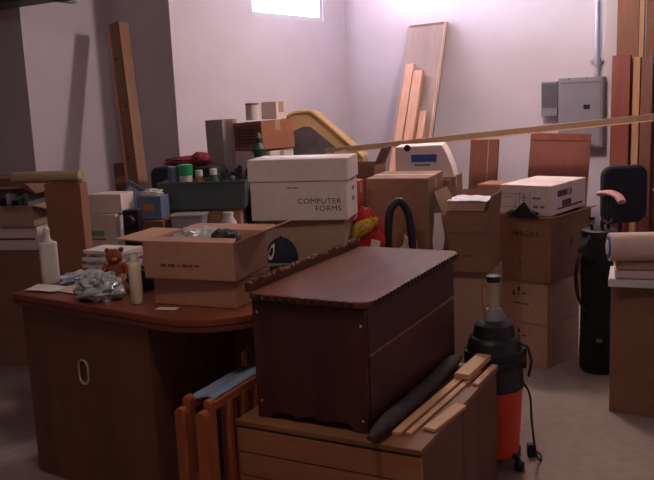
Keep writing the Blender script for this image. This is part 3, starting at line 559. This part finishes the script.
# cartons stacked by the window wall
carton('tall_carton', 'tall light grey carton by the window wall left of the brown printed box', (-.680, 5.74, 0.752), -33, .15, .16, .71, 'card_grey', ry=-1)
carton('white_carton', 'white carton under the brown printed box by the window wall', (-.40, 5.68, .752), -35, .30, .26, .495, 'card_white')
bx = carton('printed_carton', 'tilted brown carton with dark printed front, on the white carton', (-.395, 5.68, 1.256), -46, .30, .28, .185, 'card_orange', ry=-3)
MB().box((0, -.1406, .095), (.27, .001, .14)).build('print_panel', 'card_dark', bx); marks(bx, -.10, .10, .135, 5, -.1416, 'ink', .010, .021, 6)
t = thing('tin_can', 'small pale can with dark lid on the brown printed carton', 'can', (-.465, 5.66, 1.455), 0); MB().lathe([(.045, 0), (.045, .098), (.042, .10)], 20).build('can_body', 'white_pl', t, smooth=True); MB().lathe([(.046, .10), (.046, .112), (.043, .114)], 20).build('lid', 'amber', t, smooth=True)
carton('white_carton', 'small white carton beside the can on the brown printed carton', (-.325, 5.73, 1.455), -40, .14, .10, .11, 'card_white')
# left boxes on the table
gb = carton('white_carton', 'white carton with a green print behind the pile of magazines', (-1.315, 4.99, .752), -20, .20, .17, .20, 'card_white', tape=None); MB().box((-.03, -.0862, .09), (.10, .001, .035)).build('green_print', 'green_print', gb); MB().box((-.03, -.0862, .055), (.11, .001, .012)).build('grey_print', 'ink_grey', gb)
carton('white_carton', 'plain white carton lying on top of the green-printed carton', (-1.30, 5.02, .958), -15, .22, .16, .11, 'card_white', tape=None)
t = thing('black_camera', 'black gadget with a round lens left of the tissue box', 'gadget', (-1.15, 4.87, .752), -10); MB().box((0, .02, .115), (.10, .07, .23)).build('gadget_body', 'black', t, bev=.008); MB().lathe([(.03, 0), (.032, .03), (.028, .04)], 18, T=Matrix.Translation((0, -.015, .17)) @ Matrix.Rotation(pi / 2, 4, 'X')).build('lens', 'rubber', t, smooth=True)
t = thing('tissue_box', 'blue grey tissue box with white tissue sticking out', 'tissue box', (-1.055, 5.06, .902), -12); MB().box((0, 0, .07), (.155, .13, .14)).build('body', 'bluegrey', t, bev=.003); MB().blob((0, 0, .15), (.07, .035, .03), 3, .35, 4, .10).build('tissue', 'paper', t); MB().box((0, -.0656, .075), (.07, .001, .04)).build('label_panel', 'orange_print', t)
t = thing('plastic_cover', 'slanted pale blue plastic cover leaning left of the tissue box', 'cover', (-1.21, 5.16, .752), -15); MB().box((0, .02, .20), (.20, .012, .30), ry=.5).build('lid_panel', 'bluegrey', t, bev=.004); MB().box((0, .012, .20), (.16, .008, .24), ry=.5).build('lid_inset', 'paper_blue', t, bev=.003)
carton('flat_box', 'low cardboard box under the tissue box on the back table', (-1.06, 5.05, .752), -12, .21, .20, .142, 'card_dark')
carton('cardboard_box', 'cardboard box with a pale pinkish top in front of the grey tub', (-.965, 4.38, 0), -30, .34, .24, .815, 'card_pinkish')

# ------------------------------------------------------------------ far-left stacks
carton('tall_carton', 'tall narrow reddish cardboard carton behind the left end of the desk', (-1.445, 4.63, 0), -10, .215, .09, 1.175, 'card_brown', tape=None)
carton('cardboard_box', 'large cardboard box on the floor at the left edge, lowest of its stack', (-1.98, 5.22, 0), -12, .52, .36, .735, 'card')
wbx = carton('white_box', 'white box in the middle of the left edge stack', (-1.96, 5.21, .742), -12, .48, .33, .14, 'card_white', tape=None); MB().box((.05, -.1656, .07), (.34, .001, .012)).build('red_stripe', 'wine', wbx)
o3 = carton('cardboard_box', 'open cardboard box of books on top of the left edge stack', (-1.955, 5.19, .89), -12, .46, .34, .13, 'card_pale', {'R': (105, .10), 'B': (-40, .10)})
for k in range(9):
    t = thing('book', ['red', 'blue', 'white', 'dark', 'navy', 'pale', 'black', 'blue grey', 'grey'][k] + ' book standing in the open box at the left edge', 'book', (-2.11 + k * .038, 5.205 - k * .0081, .897), -12, 'books in the open box'); hh = .15 + .02 * ((k * 7) % 3)
    MB().box((0, 0, hh / 2), (.028, .20, hh)).build('cover', ['wine', 'blue_print', 'paper', 'black', 'navy', 'paper_blue', 'black', 'bluegrey', 'grey'][k], t, bev=.002); MB().box((0, .004, hh / 2 + .001), (.022, .194, hh + .0015)).build('pages', 'paper', t)
t = thing('cardboard_sheet', 'folded cardboard sheet lying over the books at the left edge', 'cardboard', (-1.94, 5.18, 1.135), -12); MB().prism([(-.26, 0), (.14, .0), (.24, -.045), (.245, -.04), (.14, .055), (-.26, .05)], -.16, .15, 'y').build('sheet', 'card_dark', t)
t = thing('foam_roll', 'pale tan rounded roll lying across the tall carton and the left stack', 'roll', (-1.545, 4.65, 1.216), -8)
MB().tube([(-.205, 0, 0), (-.195, 0, 0), (.195, 0, 0), (.205, 0, 0)], [.026, .036, .036, .026], 20, sq=(1.4, .9)).build('roll', 'oak_roll', t, smooth=True); MB().tube([(-.209, 0, 0), (-.2, 0, 0)], .014, 14).build('core', 'card_dark', t, smooth=True)

# leaning post and board in the recess
def lean(name, label, base, top, w, d, m, cat='board', rz=0, group=None, nm2=None, m2=None):
    p = Vector(base); q = Vector(top); L = (q - p).length; z = (q - p).normalized(); x = Vector((cos(rad(rz)), sin(rad(rz)), 0)); x = (x - z * x.dot(z)).normalized(); y = z.cross(x)
    t = thing(name, label, cat, (0, 0, 0), 0, group); t.matrix_world = Matrix(((x.x, y.x, z.x, p.x), (x.y, y.y, z.y, p.y), (x.z, y.z, z.z, p.z), (0, 0, 0, 1)))
    MB().box((0, 0, L / 2), (w, d, L)).build(nm2 or 'board', m, t, bev=.002); return t, L
t, L = lean('timber_post', 'rough timber post leaning in the corner of the left recess', (-1.18, 5.42, .03), (-1.40, 6.00, 2.15), .115, .09, 'timber', 'post', -33, nm2='timber')
MB().box((-.048, -.046, L / 2), (.022, .004, L - .01)).build('pale_edge', 'pine_z', t)
for z in (.9, 1.25, 1.6, 1.95): MB().lathe([(.012, 0), (.012, .002)], 12, T=Matrix.Translation((.01 + .02 * sin(z * 9), -.0455, z)) @ Matrix.Rotation(pi / 2, 4, 'X')).build('knot', 'walnut', t)
t, L = lean('brown_board', 'short brown board standing behind the timber post', (-1.36, 5.80, 0), (-1.41, 5.90, 1.19), .17, .03, 'brown_board', 'board', -20); MB().box((0, -.016, L * .9), (.15, .004, .05)).build('cleat', 'tan_board', t)

# ------------------------------------------------------------------ far middle: yellow kraft sack, flaps, white box
YS = thing('kraft_sack', 'yellowish wedge-shaped open sack with grey lining by the window wall corner', 'sack', (-.06, 6.86, 0), -12)
outer = [(-.27, 0), (.40, 0), (.40, 1.10), (.30, 1.19), (.02, 1.455), (-.06, 1.485), (-.17, 1.475), (-.27, 1.42)]
inner = [(-.25, .9), (.30, .9), (.30, 1.09), (.23, 1.13), (-.03, 1.35), (-.09, 1.355), (-.25, 1.29)]
MB().prism(outer, -.02, .22, 'y').build('sack_body', 'straw', YS, bev=.01); MB().prism(inner, -.028, -.018, 'y').build('lining', 'lining', YS); MB().tube(dense([(.395, -.03, 1.09), (.30, -.03, 1.185), (.02, -.03, 1.445), (-.06, -.03, 1.475), (-.17, -.03, 1.465), (-.265, -.03, 1.41)], 4), .014, 8).build('rolled_rim', 'straw', YS, smooth=True)
carton('cardboard_box', 'floor-standing cardboard box behind the big brown box, carrying the blue-labelled box', (.66, 5.52, 0), -20, .44, .44, 1.035, 'card')
sb = thing('storage_box', 'white storage box with a blue label behind the big brown box', 'box', (.655, 5.46, 1.046), -14)
MB().prism([(-.165, 0), (.215, 0), (.20, .07), (.165, .16), (.135, .212), (-.165, .205)], -.13, .13, 'y').build('body', 'card_white', sb, bev=.006); MB().box((.02, -.1312, .128), (.165, .001, .048)).build('blue_label', 'blue_print', sb); MB().box((.01, -.1312, .085), (.10, .001, .012)).build('small_print', 'ink_grey', sb)
MB().lathe([(.022, 0), (.022, .002)], 16, T=Matrix.Translation((-.085, -.1305, .195)) @ Matrix.Rotation(pi / 2, 4, 'X')).build('hand_hole', 'ink', sb)
carton('cardboard_box', 'tilted cardboard box with an open flap between the sack and the blue-labelled box', (.27, 5.68, 0), -20, .24, .28, 1.13, 'card_dark', {'L': (30, .10), 'R': (25, .12), 'F': (178, .09)})

# stick, panels, lumber, plank on the back wall
p = Vector((.02, 6.73, 1.150)); q = Vector((2.55, 5.58, 1.38))
t, L = lean('long_stick', 'very long thin wooden moulding lying across the panels along the back wall', p, q, .042, .05, 'stick', 'moulding', 90); MB().box((.0, -.02, L / 2), (.046, .008, L - .002)).build('bead', 'pine', t)
t, L = lean('cabinet_panel', 'dark brown two-board panel leaning at the back wall under the long moulding', (1.15, 6.30, .01), (1.265, 6.50, 1.205), .23, .022, 'dark_panel', 'panel', -33); MB().box((.035, -.0125, L / 2), (.006, .003, L - .02)).build('seam', 'tan_board', t); MB().box((0, -.014, .06), (.23, .008, .07)).build('cleat', 'walnut', t)
t, L = lean('cabinet_panel', 'wide reddish brown panel leaning at the back wall below the electrical panel', (1.63, 6.02, .01), (1.79, 6.26, 1.24), .44, .024, 'redwood', 'panel', -22); MB().box((0, -.014, .05), (.44, .006, .08)).build('bottom_rail', 'red_board', t); MB().box((0, -.014, L - .03), (.44, .006, .05)).build('top_rail', 'red_board', t)
carton('red_trim_box', 'low reddish box behind the open box of trays', (1.22, 5.75, 0), -30, .24, .26, .945, 'card_brown', tape=None)
t, L = lean('veneer_board', 'tall greyish veneered board leaning on the back wall near the corner', RP(.92, -.94, .01), RP(.865, -.03, 2.17), .38, .026, 'veneer', 'board', -33); MB().box((.168, -.0145, L / 2), (.012, .005, L)).build('pale_edge', 'pine_z', t); MB().box((0, -.0145, L - .012), (.33, .004, .022)).build('top_edge', 'card_dark', t)
lean('wood_offcut', 'tallest pinkish lumber offcut leaning on the veneered board', RP(.80, -1.0, .01), RP(.79, -.235, 1.83), .075, .035, 'pine_z', 'lumber', -33, 'lumber offcuts')
lean('wood_offcut', 'second lumber offcut with darker top leaning on the veneered board', RP(.91, -1.0, .01), RP(.88, -.262, 1.77), .085, .038, 'pine_z', 'lumber', -33, 'lumber offcuts')
lean('wood_offcut', 'shortest lumber offcut at the right on the veneered board', RP(1.02, -1.0, .01), RP(.985, -.40, 1.43), .06, .03, 'pine_z', 'lumber', -33, 'lumber offcuts')
# lumber at the right
for k, (s, top, w_, m, lab, t0) in enumerate(((2.565, 2.62, .16, 'brown_board', 'tall brown board at the back of the lumber standing by the right edge', -.05), (2.67, 2.62, .035, 'tan_board', 'tall narrow tan board standing in the lumber by the right edge', -.07), (2.76, 2.62, .12, 'brown_board', 'tall dark board rightmost in the lumber by the right edge', -.05),
        (2.545, 1.80, .135, 'red_board', 'shorter reddish board in front of the lumber by the electrical panel', -.17), (2.66, 1.78, .05, 'tan_board', 'narrow short tan board beside the reddish one by the right edge', -.17), (2.735, 1.78, .08, 'dark_panel', 'short dark brown board at the right of the narrow tan one', -.17))):
    lean('lumber_board', lab, RP(s + .02, t0 - .16, .01), RP(s, t0, top), w_, .03, m, 'board', -33, 'lumber by the right edge')

# electrical panel on the back wall
EP = thing('electrical_panel', 'grey electrical panel with a conduit on the back wall', 'electrical panel', RP(2.213, -.0, 0), -33)
MB().box((0, -.05, 1.375), (.352, .098, .55)).build('cabinet', 'panel_grey', EP, bev=.004); dr = MB().box((0, -.103, 1.375), (.325, .008, .52)).build('door', 'panel_grey', EP, bev=.003)
MB().box((.055, -.109, 1.42), (.05, .006, .035)).build('latch', 'black', dr); MB().box((0, -.1075, 1.61), (.31, .004, .008)).build('door_lip', 'panel_dark', dr)
for x in (-.09, .05): MB().lathe([(.008, 0), (.008, .004)], 10, T=Matrix.Translation((x, -.1, 1.642)) @ Matrix.Rotation(pi / 2, 4, 'X')).build('screw', 'panel_dark', EP)
MB().lathe([(.024, 1.65), (.024, 1.68), (.019, 1.685), (.019, HC - .005)], 16, c=(.115, -.045, 0)).build('conduit', 'conduit', EP, smooth=True); MB().lathe([(.028, 1.74), (.028, 1.79)], 16, c=(.115, -.045, 0)).build('coupling', 'conduit', EP, smooth=True)
MB().box((.105, -.02, 1.77), (.10, .03, .02)).build('strap', 'conduit', EP)
DB = thing('switch_box', 'small darker grey switch box left of the electrical panel', 'switch box', RP(1.96, 0, 0), -33)
MB().box((0, -.045, 1.49), (.135, .088, .275)).build('body', 'panel_grey', DB, bev=.004); MB().box((0, -.0915, 1.52), (.12, .006, .19)).build('cover', 'panel_dark', DB, bev=.003); MB().box((.072, -.04, 1.50), (.012, .03, .05)).build('lever', 'black', DB)
